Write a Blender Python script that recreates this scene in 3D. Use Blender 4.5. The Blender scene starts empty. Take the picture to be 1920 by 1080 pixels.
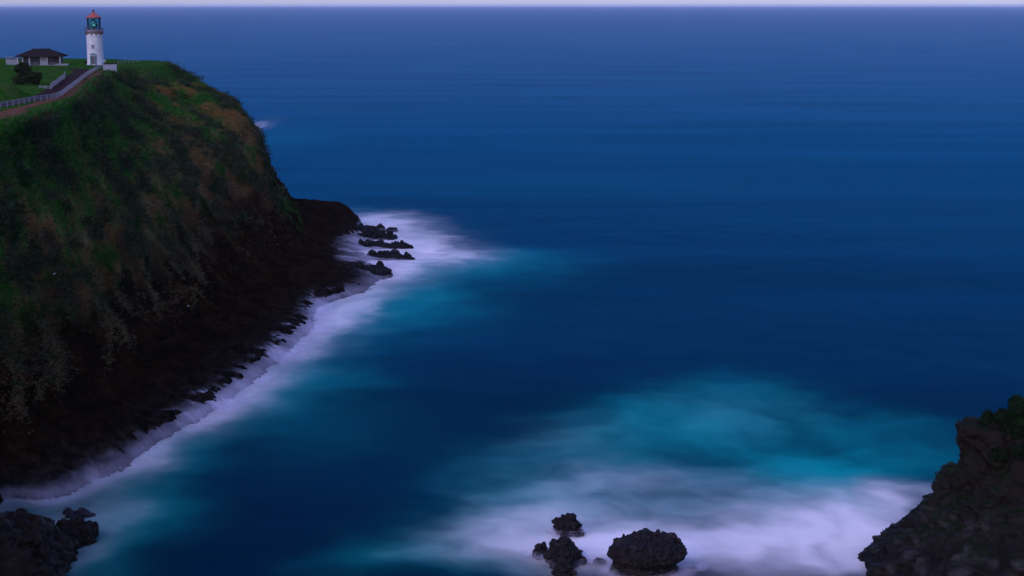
import bpy, bmesh, math, random
import numpy as np
from mathutils import Vector, Matrix
from mathutils.bvhtree import BVHTree

# ------------------------------------------------------------------ camera, sky, sun, exposure
SC = bpy.context.scene
COL = SC.collection
CAM_H, F_PX, HORIZ = 67.0, 2933.0, 9.0          # eye height (m), focal length and eye level in 1920 px units
PITCH = math.atan((540 - HORIZ) / F_PX)
cam_d = bpy.data.cameras.new('camera'); cam = bpy.data.objects.new('camera', cam_d); COL.objects.link(cam)
cam_d.sensor_width = 36.0; cam_d.lens = F_PX / 1920 * 36.0
cam_d.clip_start = 0.5; cam_d.clip_end = 200000
cam.location = (0, 0, CAM_H); cam.rotation_euler = (math.pi / 2 - PITCH, 0, 0)
SC.camera = cam

SUN_EL, SUN_AZ = math.radians(34.0), math.radians(-150)     # veiled sun, behind and to the left
W = bpy.data.worlds.new('World'); SC.world = W; W.use_nodes = True
wn, wl = W.node_tree.nodes, W.node_tree.links
wn.clear()
sky = wn.new('ShaderNodeTexSky'); sky.sky_type = 'NISHITA'; sky.sun_disc = False
sky.sun_elevation = SUN_EL; sky.sun_rotation = SUN_AZ
sky.air_density = 1.0; sky.dust_density = 1.5; sky.ozone_density = 1.0; sky.altitude = 60
tint = wn.new('ShaderNodeMix'); tint.data_type = 'RGBA'; tint.blend_type = 'MULTIPLY'; tint.inputs[0].default_value = 1
tint.inputs[7].default_value = (0.63, 0.63, 1.06, 1)         # dusk white balance
bg = wn.new('ShaderNodeBackground'); bg.inputs[1].default_value = 0.13
wo = wn.new('ShaderNodeOutputWorld')
wl.new(sky.outputs[0], tint.inputs[6]); wl.new(tint.outputs[2], bg.inputs[0]); wl.new(bg.outputs[0], wo.inputs[0])

sun_d = bpy.data.lights.new('sun', 'SUN'); sun = bpy.data.objects.new('sun', sun_d); COL.objects.link(sun)
sun_d.energy = 0.12; sun_d.angle = math.radians(25); sun_d.color = (1.0, 0.82, 0.80)
sv = Vector((math.sin(SUN_AZ) * math.cos(math.radians(22)), math.cos(SUN_AZ) * math.cos(math.radians(22)), math.sin(math.radians(22))))
sun.rotation_euler = sv.to_track_quat('Z', 'Y').to_euler()
sun.location = (-300, -100, 300)

vs = SC.view_settings
vs.view_transform = 'Standard'; vs.look = 'None'; vs.exposure = 1.4; vs.gamma = 1.0; vs.use_curve_mapping = False
SC.render.engine = 'CYCLES'
SC.cycles.use_denoising = True
SC.cycles.max_bounces = 5; SC.cycles.diffuse_bounces = 2; SC.cycles.glossy_bounces = 2
SC.cycles.transmission_bounces = 4; SC.cycles.transparent_max_bounces = 12; SC.cycles.volume_bounces = 0
SC.cycles.caustics_reflective = False; SC.cycles.caustics_refractive = False

# ------------------------------------------------------------------ helpers
rng = np.random.default_rng(7)
random.seed(7)
CP, SP = math.cos(PITCH), math.sin(PITCH)

def ray(px, py):
    a, b = px - 960.0, 540.0 - py
    return Vector((a, b * SP + F_PX * CP, b * CP - F_PX * SP))

def U(px, py, z=0.0):                 # pixel -> point on the level z
    d = ray(px, py); t = (z - CAM_H) / d.z
    return np.array((d.x * t, d.y * t, z))

def UY(px, py, y):                    # pixel -> point on the upright plane at distance y
    d = ray(px, py); t = y / d.y
    return np.array((d.x * t, y, CAM_H + d.z * t))

_perm = np.random.default_rng(3).permutation(256).astype(np.int32)
_perm = np.concatenate([_perm, _perm, _perm])
_g3 = np.random.default_rng(4).normal(size=(256, 3)); _g3 /= np.linalg.norm(_g3, axis=1)[:, None]

def noise(P):
    P = np.asarray(P, float); sh = P.shape[:-1]; P = P.reshape(-1, 3)
    I = np.floor(P).astype(np.int64); Fr = P - I; I &= 255
    w = Fr * Fr * Fr * (Fr * (Fr * 6 - 15) + 10)
    out = np.zeros(len(P))
    for dx in (0, 1):
        for dy in (0, 1):
            for dz in (0, 1):
                h = _perm[_perm[_perm[(I[:, 0] + dx) & 255] + ((I[:, 1] + dy) & 255)] + ((I[:, 2] + dz) & 255)]
                g = _g3[h]
                dot = (g * (Fr - (dx, dy, dz))).sum(1)
                ww = (w[:, 0] if dx else 1 - w[:, 0]) * (w[:, 1] if dy else 1 - w[:, 1]) * (w[:, 2] if dz else 1 - w[:, 2])
                out += dot * ww
    return (out * 1.7).reshape(sh)

def fbm(P, scale, octs=4, gain=0.5, ridged=False, off=0.0):
    P = np.asarray(P, float) / scale + off
    s = np.zeros(P.shape[:-1]); a, n = 1.0, 0.0
    for i in range(octs):
        v = noise(P)
        s += a * ((1 - 2 * np.abs(v)) if ridged else v)
        n += a; a *= gain; P = P * 2.03 + 17.3
    return s / n

def smooth(x, a, b):
    t = np.clip((np.asarray(x, float) - a) / (b - a), 0, 1)
    return t * t * (3 - 2 * t)

def prop(o, label=None, cat=None, group=None, kind=None):
    if label: o['label'] = label
    if cat: o['category'] = cat
    if group: o['group'] = group
    if kind: o['kind'] = kind
    return o

def np_mesh(name, V, Fc, mat, col=None, shade=True, attrs=None, n=4, flip=False):
    V = np.asarray(V, np.float32).reshape(-1, 3); Fc = np.asarray(Fc, np.int32).reshape(-1, n)
    if flip: Fc = Fc[:, ::-1].copy()
    me = bpy.data.meshes.new(name)
    me.vertices.add(len(V)); me.vertices.foreach_set('co', V.ravel())
    me.loops.add(Fc.size); me.loops.foreach_set('vertex_index', Fc.ravel())
    me.polygons.add(len(Fc)); me.polygons.foreach_set('loop_start', np.arange(0, Fc.size, n, dtype=np.int32))
    me.update(calc_edges=True)
    if shade: me.polygons.foreach_set('use_smooth', np.ones(len(Fc), bool))
    if col is not None:
        a = me.color_attributes.new('tint', 'FLOAT_COLOR', 'POINT')
        c = np.ones((len(V), 4), np.float32); c[:, :3] = np.asarray(col).reshape(-1, 3)
        a.data.foreach_set('color', c.ravel())
    for k, v in (attrs or {}).items():
        a = me.attributes.new(k, 'FLOAT', 'POINT'); a.data.foreach_set('value', np.asarray(v, np.float32).ravel())
    me.materials.append(mat)
    o = bpy.data.objects.new(name, me); COL.objects.link(o)
    return o

def grid_faces(n, m, close=False):
    i = np.arange(n - 1)[:, None]; j = np.arange(m if close else m - 1)[None, :]
    a = i * m + j; b = i * m + (j + 1) % m
    return np.stack([a, b, b + m, a + m], -1).reshape(-1, 4)

def grid_normals(P):
    du = np.gradient(P, axis=0); dv = np.gradient(P, axis=1)
    N = np.cross(du, dv); return N / (np.linalg.norm(N, axis=-1, keepdims=True) + 1e-9)

def spline(pts, ts):                  # Catmull-Rom through control points (along axis 0)
    pts = np.asarray(pts, float); n = len(pts)
    ext = np.concatenate([[2 * pts[0] - pts[1]], pts, [2 * pts[-1] - pts[-2]]])
    i = np.clip(np.floor(ts).astype(int), 0, n - 2); u = ts - i
    u = u.reshape((-1,) + (1,) * (pts.ndim - 1))
    p0, p1, p2, p3 = ext[i], ext[i + 1], ext[i + 2], ext[i + 3]
    return 0.5 * (2 * p1 + (p2 - p0) * u + (2 * p0 - 5 * p1 + 4 * p2 - p3) * u ** 2 + (3 * p1 - p0 - 3 * p2 + p3) * u ** 3)

# ------------------------------------------------------------------ materials
def mat_new(name):
    m = bpy.data.materials.new(name); m.use_nodes = True
    nt = m.node_tree; nt.nodes.clear()
    out = nt.nodes.new('ShaderNodeOutputMaterial')
    return m, nt, out

def nd(nt, typ, **kw):
    n = nt.nodes.new(typ)
    for k, v in kw.items(): setattr(n, k, v)
    return n

def simple(name, col, rough=0.8, var=0.25, scale=3.0, metal=0.0, bump=0.0, spec=0.3, emit=None, es=0.0):
    m, nt, out = mat_new(name)
    p = nd(nt, 'ShaderNodeBsdfPrincipled')
    p.inputs['Roughness'].default_value = rough; p.inputs['Metallic'].default_value = metal
    p.inputs['Specular IOR Level'].default_value = spec
    tc = nd(nt, 'ShaderNodeTexCoord'); nz = nd(nt, 'ShaderNodeTexNoise')
    nz.inputs['Scale'].default_value = scale; nz.inputs['Detail'].default_value = 5
    nt.links.new(tc.outputs['Object'], nz.inputs['Vector'])
    r = nd(nt, 'ShaderNodeValToRGB')
    lo = [c * (1 - var) for c in col]; hi = [min(1, c * (1 + var)) for c in col]
    r.color_ramp.elements[0].position = 0.3; r.color_ramp.elements[1].position = 0.7
    r.color_ramp.elements[0].color = (*lo, 1); r.color_ramp.elements[1].color = (*hi, 1)
    nt.links.new(nz.outputs['Fac'], r.inputs[0]); nt.links.new(r.outputs[0], p.inputs['Base Color'])
    if bump:
        b = nd(nt, 'ShaderNodeBump'); b.inputs['Strength'].default_value = bump; b.inputs['Distance'].default_value = 0.1
        nt.links.new(nz.outputs['Fac'], b.inputs['Height']); nt.links.new(b.outputs[0], p.inputs['Normal'])
    if emit:
        p.inputs['Emission Color'].default_value = (*emit, 1); p.inputs['Emission Strength'].default_value = es
    nt.links.new(p.outputs[0], out.inputs[0])
    return m

def tinted(name, rough=0.9, nscale=1.2, lo=0.55, hi=1.45, bump=0.5, bdist=0.25, spec=0.2):
    """colour from the mesh's own 'tint' attribute, broken up by fine noise"""
    m, nt, out = mat_new(name)
    p = nd(nt, 'ShaderNodeBsdfPrincipled'); p.inputs['Roughness'].default_value = rough
    p.inputs['Specular IOR Level'].default_value = spec
    at = nd(nt, 'ShaderNodeAttribute', attribute_name='tint')
    ge = nd(nt, 'ShaderNodeNewGeometry')
    n1 = nd(nt, 'ShaderNodeTexNoise'); n1.inputs['Scale'].default_value = nscale; n1.inputs['Detail'].default_value = 8; n1.inputs['Roughness'].default_value = 0.7
    nt.links.new(ge.outputs['Position'], n1.inputs['Vector'])
    mr = nd(nt, 'ShaderNodeMapRange'); mr.inputs[1].default_value = 0.3; mr.inputs[2].default_value = 0.7
    mr.inputs[3].default_value = lo; mr.inputs[4].default_value = hi
    nt.links.new(n1.outputs['Fac'], mr.inputs[0])
    mx = nd(nt, 'ShaderNodeVectorMath', operation='SCALE')
    nt.links.new(at.outputs['Color'], mx.inputs[0]); nt.links.new(mr.outputs[0], mx.inputs['Scale'])
    nt.links.new(mx.outputs[0], p.inputs['Base Color'])
    if bump:
        b = nd(nt, 'ShaderNodeBump'); b.inputs['Strength'].default_value = bump; b.inputs['Distance'].default_value = bdist
        nt.links.new(n1.outputs['Fac'], b.inputs['Height']); nt.links.new(b.outputs[0], p.inputs['Normal'])
    nt.links.new(p.outputs[0], out.inputs[0])
    return m

M_LAND = tinted('land', rough=1.0, lo=.22, hi=.72, spec=0.0)
M_ROCK = tinted('wet_basalt', rough=0.6, nscale=2.2, lo=.2, hi=.66, bump=0.8, bdist=0.2, spec=0.06)
M_LEAF = tinted('leaves', rough=1.0, nscale=2.0, lo=0.28, hi=.62, bump=0, spec=0.0)
M_WHITE = simple('white_paint', (0.38, 0.375, 0.36), 0.8, 0.12, 0.9, spec=.1)
M_TRIM = simple('white_trim', (0.24, 0.245, 0.25), 0.7, 0.1, 3)
M_WALLG = simple('grey_wall', (0.13, 0.13, 0.14), 0.8, 0.15, 1)
M_COPPER = simple('red_roof', (0.30, 0.075, 0.05), 0.5, 0.3, 2.5)
M_BROWN = simple('brown_metal', (0.10, 0.035, 0.025), 0.6, 0.3, 3)
M_TEAL = simple('teal_paint', (0.03, 0.10, 0.11), 0.5, 0.2, 2)
M_DARK = simple('dark_opening', (0.012, 0.014, 0.018), 0.5, 0.2, 2)
M_DOOR = simple('door_wood', (0.07, 0.055, 0.055), 0.6, 0.2, 2)
M_SHINGLE = simple('roof_shingle', (0.020, 0.014, 0.013), 1.0, 0.35, 4, bump=0.5, spec=0.0)
M_HOUSE = simple('house_wall', (0.030, 0.022, 0.018), 0.85, 0.2, 2)
M_ROAD = simple('asphalt', (0.030, 0.019, 0.017), 1.0, 0.25, 0.8, spec=0.0)
M_DIRT = simple('dirt_path', (0.11, 0.050, 0.030), 1.0, 0.3, 0.6, spec=0.0)
M_WOODF = simple('fence_paint', (0.15, 0.145, 0.16), 0.8, 0.2, 1.0, spec=0.05)
M_BIRD = simple('white_feather', (0.75, 0.75, 0.75), 0.8, 0.05, 3)
M_BARK = simple('bark', (0.035, 0.025, 0.02), 0.9, 0.3, 6)
M_LENS = simple('lens_glass', (0.015, 0.10, 0.085), 0.15, 0.3, 5, spec=0.9)
M_LAMP = simple('lit_lamp', (0.8, 0.9, 0.85), 0.5, 0.05, 3, emit=(0.35, 1.0, 0.75), es=.22)

def glass_mat():
    m, nt, out = mat_new('lantern_glass')
    g = nd(nt, 'ShaderNodeBsdfGlossy'); g.inputs['Roughness'].default_value = 0.05; g.inputs['Color'].default_value = (0.5, 0.8, 0.8, 1)
    t = nd(nt, 'ShaderNodeBsdfTransparent'); t.inputs['Color'].default_value = (0.45, 0.85, 0.82, 1)
    lw = nd(nt, 'ShaderNodeLayerWeight'); lw.inputs[0].default_value = 0.35
    mx = nd(nt, 'ShaderNodeMixShader')
    nt.links.new(lw.outputs['Fresnel'], mx.inputs[0]); nt.links.new(t.outputs[0], mx.inputs[1]); nt.links.new(g.outputs[0], mx.inputs[2])
    nt.links.new(mx.outputs[0], out.inputs[0]); return m
M_GLASS = glass_mat()

def sea_mat():
    m, nt, out = mat_new('sea_water'); L = nt.links.new
    ge = nd(nt, 'ShaderNodeNewGeometry')
    fo = nd(nt, 'ShaderNodeAttribute', attribute_name='foam'); ae = nd(nt, 'ShaderNodeAttribute', attribute_name='aerated')
    # long soft swell bands
    mp = nd(nt, 'ShaderNodeMapping'); mp.inputs['Scale'].default_value = (0.004, 0.022, 1); mp.inputs['Rotation'].default_value = (0, 0, 0.06)
    L(ge.outputs['Position'], mp.inputs[0])
    n1 = nd(nt, 'ShaderNodeTexNoise'); n1.inputs['Scale'].default_value = 1.0; n1.inputs['Detail'].default_value = 6; n1.inputs['Roughness'].default_value = 0.55
    L(mp.outputs[0], n1.inputs['Vector'])
    r1 = nd(nt, 'ShaderNodeMapRange'); r1.inputs[1].default_value = 0.3; r1.inputs[2].default_value = 0.7; r1.inputs[3].default_value = 0.0; r1.inputs[4].default_value = 1.0
    L(n1.outputs['Fac'], r1.inputs[0])
    deep = nd(nt, 'ShaderNodeMix', data_type='RGBA'); deep.inputs[6].default_value = (0.0001, 0.0012, 0.0030, 1); deep.inputs[7].default_value = (0.0002, 0.0040, 0.012, 1)
    L(r1.outputs[0], deep.inputs[0])
    body = nd(nt, 'ShaderNodeMix', data_type='RGBA'); body.inputs[7].default_value = (0.002, 0.30, 0.25, 1)
    L(ae.outputs['Fac'], body.inputs[0]); L(deep.outputs[2], body.inputs[6])
    dif = nd(nt, 'ShaderNodeBsdfDiffuse'); L(body.outputs[2], dif.inputs[0])
    # averaged small waves: rough reflection
    mp2 = nd(nt, 'ShaderNodeMapping'); mp2.inputs['Scale'].default_value = (0.05, 0.14, 1); L(ge.outputs['Position'], mp2.inputs[0])
    n2 = nd(nt, 'ShaderNodeTexNoise'); n2.inputs['Scale'].default_value = 1.0; n2.inputs['Detail'].default_value = 5; L(mp2.outputs[0], n2.inputs['Vector'])
    bp = nd(nt, 'ShaderNodeBump'); bp.inputs['Strength'].default_value = 0.04; bp.inputs['Distance'].default_value = 1.0; L(n2.outputs['Fac'], bp.inputs['Height'])
    gl = nd(nt, 'ShaderNodeBsdfGlossy'); gl.inputs['Roughness'].default_value = 0.38; gt = nd(nt, 'ShaderNodeMix', data_type='RGBA'); gt.inputs[6].default_value = (0.009, 0.155, 0.255, 1); gt.inputs[7].default_value = (0.085, 0.17, 0.235, 1); L(gt.outputs[2], gl.inputs['Color'])
    L(bp.outputs[0], gl.inputs['Normal'])
    fr = nd(nt, 'ShaderNodeFresnel'); fr.inputs[0].default_value = 1.33; L(bp.outputs[0], fr.inputs['Normal'])
    fp = nd(nt, 'ShaderNodeMapRange'); fp.inputs[1].default_value = .6; fp.inputs[2].default_value = 1.0; L(fr.outputs[0], fp.inputs[0]); L(fp.outputs[0], gt.inputs[0])
    fm = nd(nt, 'ShaderNodeMath', operation='MULTIPLY'); L(fr.outputs[0], fm.inputs[0])
    r2 = nd(nt, 'ShaderNodeMapRange'); r2.inputs[1].default_value = .3; r2.inputs[2].default_value = .7; r2.inputs[3].default_value = .76; r2.inputs[4].default_value = 1.0; L(n1.outputs['Fac'], r2.inputs[0]); L(r2.outputs[0], fm.inputs[1])
    wat = nd(nt, 'ShaderNodeMixShader'); L(fm.outputs[0], wat.inputs[0]); L(dif.outputs[0], wat.inputs[1]); L(gl.outputs[0], wat.inputs[2])
    fd = nd(nt, 'ShaderNodeBsdfDiffuse'); fd.inputs[0].default_value = (0.88, 0.76, 0.70, 1)
    fin = nd(nt, 'ShaderNodeMixShader'); L(fo.outputs['Fac'], fin.inputs[0]); L(wat.outputs[0], fin.inputs[1]); L(fd.outputs[0], fin.inputs[2])
    L(fin.outputs[0], out.inputs[0]); return m
M_SEA = sea_mat()

def mist_mat():
    m, nt, out = mat_new('surf_wash'); L = nt.links.new
    at = nd(nt, 'ShaderNodeAttribute', attribute_name='cover')
    d = nd(nt, 'ShaderNodeBsdfDiffuse'); d.inputs[0].default_value = (0.66, 0.58, 0.64, 1)
    t = nd(nt, 'ShaderNodeBsdfTransparent'); mx = nd(nt, 'ShaderNodeMixShader')
    L(at.outputs['Fac'], mx.inputs[0]); L(t.outputs[0], mx.inputs[1]); L(d.outputs[0], mx.inputs[2]); L(mx.outputs[0], out.inputs[0])
    return m
M_MIST = mist_mat()

# ------------------------------------------------------------------ the headland: cross-sections lofted along the coast
# per section: spine (inland, plan), brow (plan), cliff base (x,y,z), bench edge (x,y,z), shore (plan), convexity
def W2(px, py, z): return tuple(U(px, py, z)[:2])
def W3(px, py, z): return tuple(U(px, py, z))
ZB = 49.8
SECT = [
    ((-300, 60), (-110, 90), (-72, 110, 4), (-62, 115, 1.6), (-57, 118), 0.2),
    ((-300, 130), (-100, 165), (-68, 170, 5), (-63, 171, 2.0), (-60.5, 172), 0.2),
    ((-280, 200), W2(-60, 238, ZB), W3(-30, 880, 4), W3(-5, 925, 1.4), W2(5, 945, 0), 0.2),
    ((-270, 240), W2(-5, 228, ZB), W3(50, 850, 4.2), W3(75, 905, 1.2), W2(95, 940, 0), 0.15),
    ((-260, 275), W2(60, 208, ZB), W3(130, 790, 4.5), W3(200, 860, 1.3), W2(225, 885, 0), 0.1),
    ((-250, 310), W2(110, 192, ZB), W3(225, 712, 4.5), W3(285, 800, 1.6), W2(310, 825, 0), 0.1),
    ((-240, 340), W2(142, 172, ZB), W3(315, 650, 4.5), W3(385, 742, 1.6), W2(415, 765, 0), 0.15),
    ((-230, 365), W2(165, 152, ZB), W3(385, 600, 4.8), W3(480, 672, 1.6), W2(510, 690, 0), 0.2),
    ((-220, 385), W2(186, 139, ZB), W3(425, 560, 5.0), W3(560, 605, 1.6), W2(585, 620, 0), 0.35),
    ((-212, 400), W2(208, 131, ZB), W3(455, 530, 5.0), W3(575, 565, 1.8), W2(605, 575, 0), 0.5),
    ((-206, 412), W2(230, 126, ZB), W3(510, 500, 5.2), W3(655, 528, 2.2), W2(700, 540, 0), 0.7),
    ((-200, 424), W2(252, 121.5, ZB + .6), W3(560, 468, 5.4), W3(655, 492, 1.4), W2(705, 500, 0), 0.85),
    ((-196, 434), (-103.5, 454), W3(572, 438, 6.0), W3(640, 452, 1.8), W2(680, 462, 0), 1.0),
    ((-194, 442), (-103, 466), (-64.5, 466, 7.5), (-51.0, 472, 5.5), (-45.5, 470), 1.0),
    ((-194, 449), (-106, 478), (-66, 480, 7.5), (-55, 488, 5.0), (-49, 492), 1.0),
    ((-198, 456), (-116, 496), (-84, 505, 5.0), (-76, 515, 2.0), (-72, 521), 0.7),
    ((-215, 462), (-140, 512), (-128, 536, 5), (-124, 546, 2.0), (-122, 552), 0.4),
    ((-260, 466), (-200, 518), (-198, 546, 5), (-197, 556, 2.0), (-196, 562), 0.4),
    ((-380, 468), (-340, 520), (-340, 548, 5), (-340, 558, 2.0), (-340, 564), 0.4),
]
PROF_A = [(0.0, 1.0), (0.22, 0.86), (0.45, 0.64), (0.70, 0.36), (0.86, 0.15), (1.0, 0.0)]     # even slope
PROF_B = [(0.0, 1.0), (0.26, 0.90), (0.50, 0.765), (0.66, 0.62), (0.75, 0.40), (0.81, 0.20), (0.90, 0.10), (1.0, 0.0)]
uA, zA = zip(*PROF_A); uB, zB_ = zip(*PROF_B)
ctrl = []
UU = [0.0, 0.12, 0.26, 0.42, 0.58, 0.70, 0.80, 0.90, 1.0]
for sp_, br, ba, be, sh, cv in SECT:
    sp_, br, sh = np.array(sp_, float), np.array(br, float), np.array(sh, float)
    ba, be = np.array(ba, float), np.array(be, float)
    row = [[*sp_, ZB + 1.0], [*(sp_ * .45 + br * .55), ZB + .4], [*(sp_ * .10 + br * .90), ZB]]
    for u in UU:
        z = (1 - cv) * np.interp(u, uA, zA) + cv * np.interp(u, uB, zB_)
        xy = br * (1 - u) + ba[:2] * u
        row.append([*xy, ba[2] + (ZB - ba[2]) * z])
    row.append([*(ba[:2] * .5 + be[:2] * .5), ba[2] * .45 + be[2] * .55])
    row.append([*be])
    row.append([*(be[:2] * .3 + sh * .7), be[2] * .35])
    row.append([*sh, -0.5])
    out_d = sh - ba[:2]; out_d = out_d / np.linalg.norm(out_d)
    row.append([*(sh + out_d * 9), -5])
    ctrl.append(row)
ctrl = np.array(ctrl)                                            # sections x profile x 3
tk = np.concatenate([np.linspace(0, 2, 30, endpoint=False), np.linspace(2, 15, 640, endpoint=False), np.linspace(15, 18, 40)])
G = spline(ctrl, tk)
# resample each profile: coarse inland, fine on the face and the bench
nP = ctrl.shape[1]
pk = np.concatenate([np.linspace(0, 1, 14, endpoint=False), np.linspace(1, 2, 26, endpoint=False), np.linspace(2, 11, 190, endpoint=False),
                     np.linspace(11, 15, 80, endpoint=False), np.linspace(15, nP - 1, 10)])
G = np.transpose(G, (1, 0, 2))
lo = np.clip(np.floor(pk).astype(int), 0, nP - 2); fr_ = (pk - lo)[:, None, None]
lin = G[lo] * (1 - fr_) + G[lo + 1] * fr_
G = 0.35 * lin + 0.65 * spline(G, pk)
G = np.transpose(G, (1, 0, 2))                                   # along coast x profile
PK = np.broadcast_to(pk[None, :], G.shape[:2])
face = smooth(PK, 3.2, 5.0) * (1 - smooth(PK, 10.6, 11.6))
bench = smooth(PK, 10.6, 11.6) * (1 - smooth(PK, 15.2, 15.9))
plate = 1 - smooth(PK, 2.4, 3.6)
N0 = grid_normals(G); FLIP = N0[:, 5, 2].mean() < 0
if N0[:, 5, 2].mean() < 0: N0 = -N0
Hn = N0.copy(); Hn[..., 2] *= 0.35; Hn /= np.linalg.norm(Hn, axis=-1, keepdims=True) + 1e-9
big = fbm(G, 26, 3, off=3.1)
gully = fbm(G * (1, 1, 0.25), 13, 3, ridged=True, off=9.7)
mid_ = fbm(G, 5.0, 4, off=5.5)
crag = fbm(G, 2.6, 4, gain=0.6, ridged=True, off=1.3)
low = smooth(-G[..., 2], -30, -10)                               # 1 low on the cliff
disp = face * (big * 3.2 - .8 + (gully - .45) * 2.2 + mid_ * (1.0 + .5 * low) + (crag - .45) * (.25 + .75 * low))
strata = np.abs(((G[..., 2] + 1.2 * fbm(G, 12, 2, off=8.8)) / 1.5) % 1.0 - .5)
disp += face * low * (strata - .25) * 0.9
G = G + Hn * disp[..., None]
ridge = fbm(G * (0.45, 1.0, 1.0), 4.5, 4, gain=0.55, ridged=True, off=2.2)
rub = fbm(G, 1.5, 3, gain=0.6, ridged=True, off=4.4)
tip_ = (smooth(tk, 10.2, 11.0) * (1 - smooth(tk, 12.4, 13.0)))[:, None]
edge_ = smooth(PK, 12.8, 14.6)
G[..., 2] += bench * (ridge * (1.0 + .5 * tip_ + .5 * edge_) - .7 * tip_ - (.85 + .55 * fbm(G, 9, 2, off=61.)) * edge_ + rub * .35 + .12 * np.sign(noise(G / 3.1)))
G[..., 2] += plate * (0.25 * fbm(G, 18, 3, off=6.1))
FENCE_PX = [(197, 131), (183, 132), (166, 141), (150, 154), (128, 171), (104, 186.5), (60, 194), (20, 200.5), (-30, 207), (-90, 214)]
fence_l = spline(np.array([U(x, y, ZB)[:2] for x, y in FENCE_PX]), np.linspace(0, len(FENCE_PX) - 1, 260))
fd_ = np.full(G.shape[:2], 1e9)
for q in fence_l[::3]: fd_ = np.minimum(fd_, np.hypot(G[..., 0] - q[0], G[..., 1] - q[1]))
def bump_at(px, py, z, rx, ry, h):
    c = U(px, py, z)
    G[..., 2] += h * np.exp(-((G[..., 0] - c[0]) / rx) ** 2 - ((G[..., 1] - c[1]) / ry) ** 2) * (1 - smooth(PK, 4, 6.5)) * smooth(fd_, 4.4, 8.0)
bump_at(12, 181, 50.5, 13, 9.5, 2.9)                                # grassy mound left of the road
bump_at(325, 117, 51, 6, 16, -1.5)
bump_at(268, 119, 51, 6, 12, .5)                                # green hump of the brow
# colours of the ground itself
N1 = grid_normals(G)
if N1[:, 5, 2].mean() < 0: N1 = -N1
nA = fbm(G * (1, 1, .7), 16, 4, off=11.0); nB = fbm(G, 5.5, 4, off=21.0); nC = fbm(G, 1.6, 3, gain=.6, off=31.0)
zz = G[..., 2]
C_GRASS, C_GRASS2 = np.array((.026, .140, .010)), np.array((.085, .130, .026))
C_DIRT, C_DRY = np.array((.19, .078, .024)), np.array((.23, .165, .075))
C_ROCK, C_WET = np.array((.026, .012, .0035)), np.array((.028, .020, .016))
def mixc(a, b, t): return a * (1 - t[..., None]) + b * t[..., None]
cA = mixc(np.broadcast_to(C_GRASS, G.shape), C_GRASS2, smooth(nB, -.3, .4))
tkg = np.broadcast_to(tk[:, None], zz.shape)
dirt = smooth(nA + .6 * nB + .24 * smooth(tkg, 8, 9.5) * (1 - smooth(zz, 47, 50)) - .22 * smooth(zz, 36, 44) * (1 - smooth(tkg, 7, 8.5)), -.05, .3) * face
cA = mixc(cA, C_DIRT, dirt * .85)
gy = smooth(zz + 7 * nA + 3 * nB, 44, 27)                        # going down: dry grass, then rock
cA = mixc(cA, mixc(np.broadcast_to(C_DRY, G.shape), C_DIRT, smooth(nC, -.2, .3)), gy * smooth(nB + nC, -.3, .4) * .8 * face)
rk = np.clip(smooth(zz + 9 * nB + 5 * nA, 34, 12) * face + smooth(PK, 10.2, 11.2), 0, 1)
cA = mixc(cA, mixc(np.broadcast_to(C_ROCK * .4, G.shape), C_ROCK * 1.3, smooth(nC + nB, -.4, .5)), rk)
cA = mixc(cA, mixc(np.broadcast_to(C_WET * .35, G.shape), C_WET * 1.5, smooth(nC + .5 * fbm(G * (.5, 1, 1), 2.4, 3, off=51.), -.35, .5)), smooth(zz, 4.5, 2.0) * .9)
spur = smooth(np.broadcast_to(tk[:, None], zz.shape), 11.6, 12.2) * (1 - smooth(np.broadcast_to(tk[:, None], zz.shape), 13.0, 13.6)) * smooth(PK, 8.4, 9.2) * (1 - smooth(PK, 10.6, 11.2)) * smooth(nB, -.5, .1)
cA = mixc(cA, C_GRASS * .7, spur * smooth(nC + nB, -.3, .3) * .8)
headland = np_mesh('headland', G, grid_faces(*G.shape[:2]), M_LAND, col=np.clip(cA, 0.001, 1), flip=bool(FLIP))
prop(headland, 'grassy headland with dark rock cliff dropping to a wet bench', kind='structure')
BV = BVHTree.FromPolygons([tuple(v) for v in G.reshape(-1, 3)], [tuple(f) for f in grid_faces(*G.shape[:2]).tolist()])

def ground(x, y):
    h = BV.ray_cast(Vector((x, y, 90)), Vector((0, 0, -1)))
    return h[0].z if h[0] is not None else ZB

def hit(px, py, tree=None):
    d = ray(px, py).normalized()
    h = (tree or BV).ray_cast(Vector((0, 0, CAM_H)), d)
    return (h[0], h[1]) if h[0] is not None else (None, None)

# ------------------------------------------------------------------ cliff on the right: nose of a spur
sil = [UY(x, y, 184) for x, y in [(1598, 1050), (1642, 998), (1712, 955), (1746, 918), (1762, 878), (1797, 863), (1800, 835), (1799, 802), (1842, 795), (1925, 782)]]
ZL = [-4.0] + [p[2] for p in sil]; XN = [sil[0][0] - 2.0] + [p[0] for p in sil]
ZT = ZL[-3]

nA_ = 260
aa = np.linspace(0, 1, nA_)
rows = []
for z, xn in zip(ZL, XN):
    z = max(z, -4.0); drop = (ZT + 2.3 - z)
    yf, yb = 178.5 - drop * 0.98, 192 + drop * 0.35
    if z > ZT + .2: yf, yb = 178.5 + (z - ZT) * 2, 190 - (z - ZT) * 3
    th = math.pi * (0.5 + aa)                                     # front -> nose -> back
    c, s = np.cos(th), np.sin(th)
    rx, ry, yc = 110 - xn, (yb - yf) / 2, (yb + yf) / 2
    e = 0.62
    x = 110 + rx * np.sign(c) * np.abs(c) ** e
    y = yc - ry * np.sign(s) * np.abs(s) ** 0.9 * 1.0
    rows.append(np.stack([x, y, np.full(nA_, z)], -1))
rows.append(np.stack([np.full(nA_, 112.0) * .35 + rows[-1][:, 0] * .65, rows[-1][:, 1] * .55 + 184.6 * .45, np.full(nA_, ZL[-1] + .3)], -1))
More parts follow.
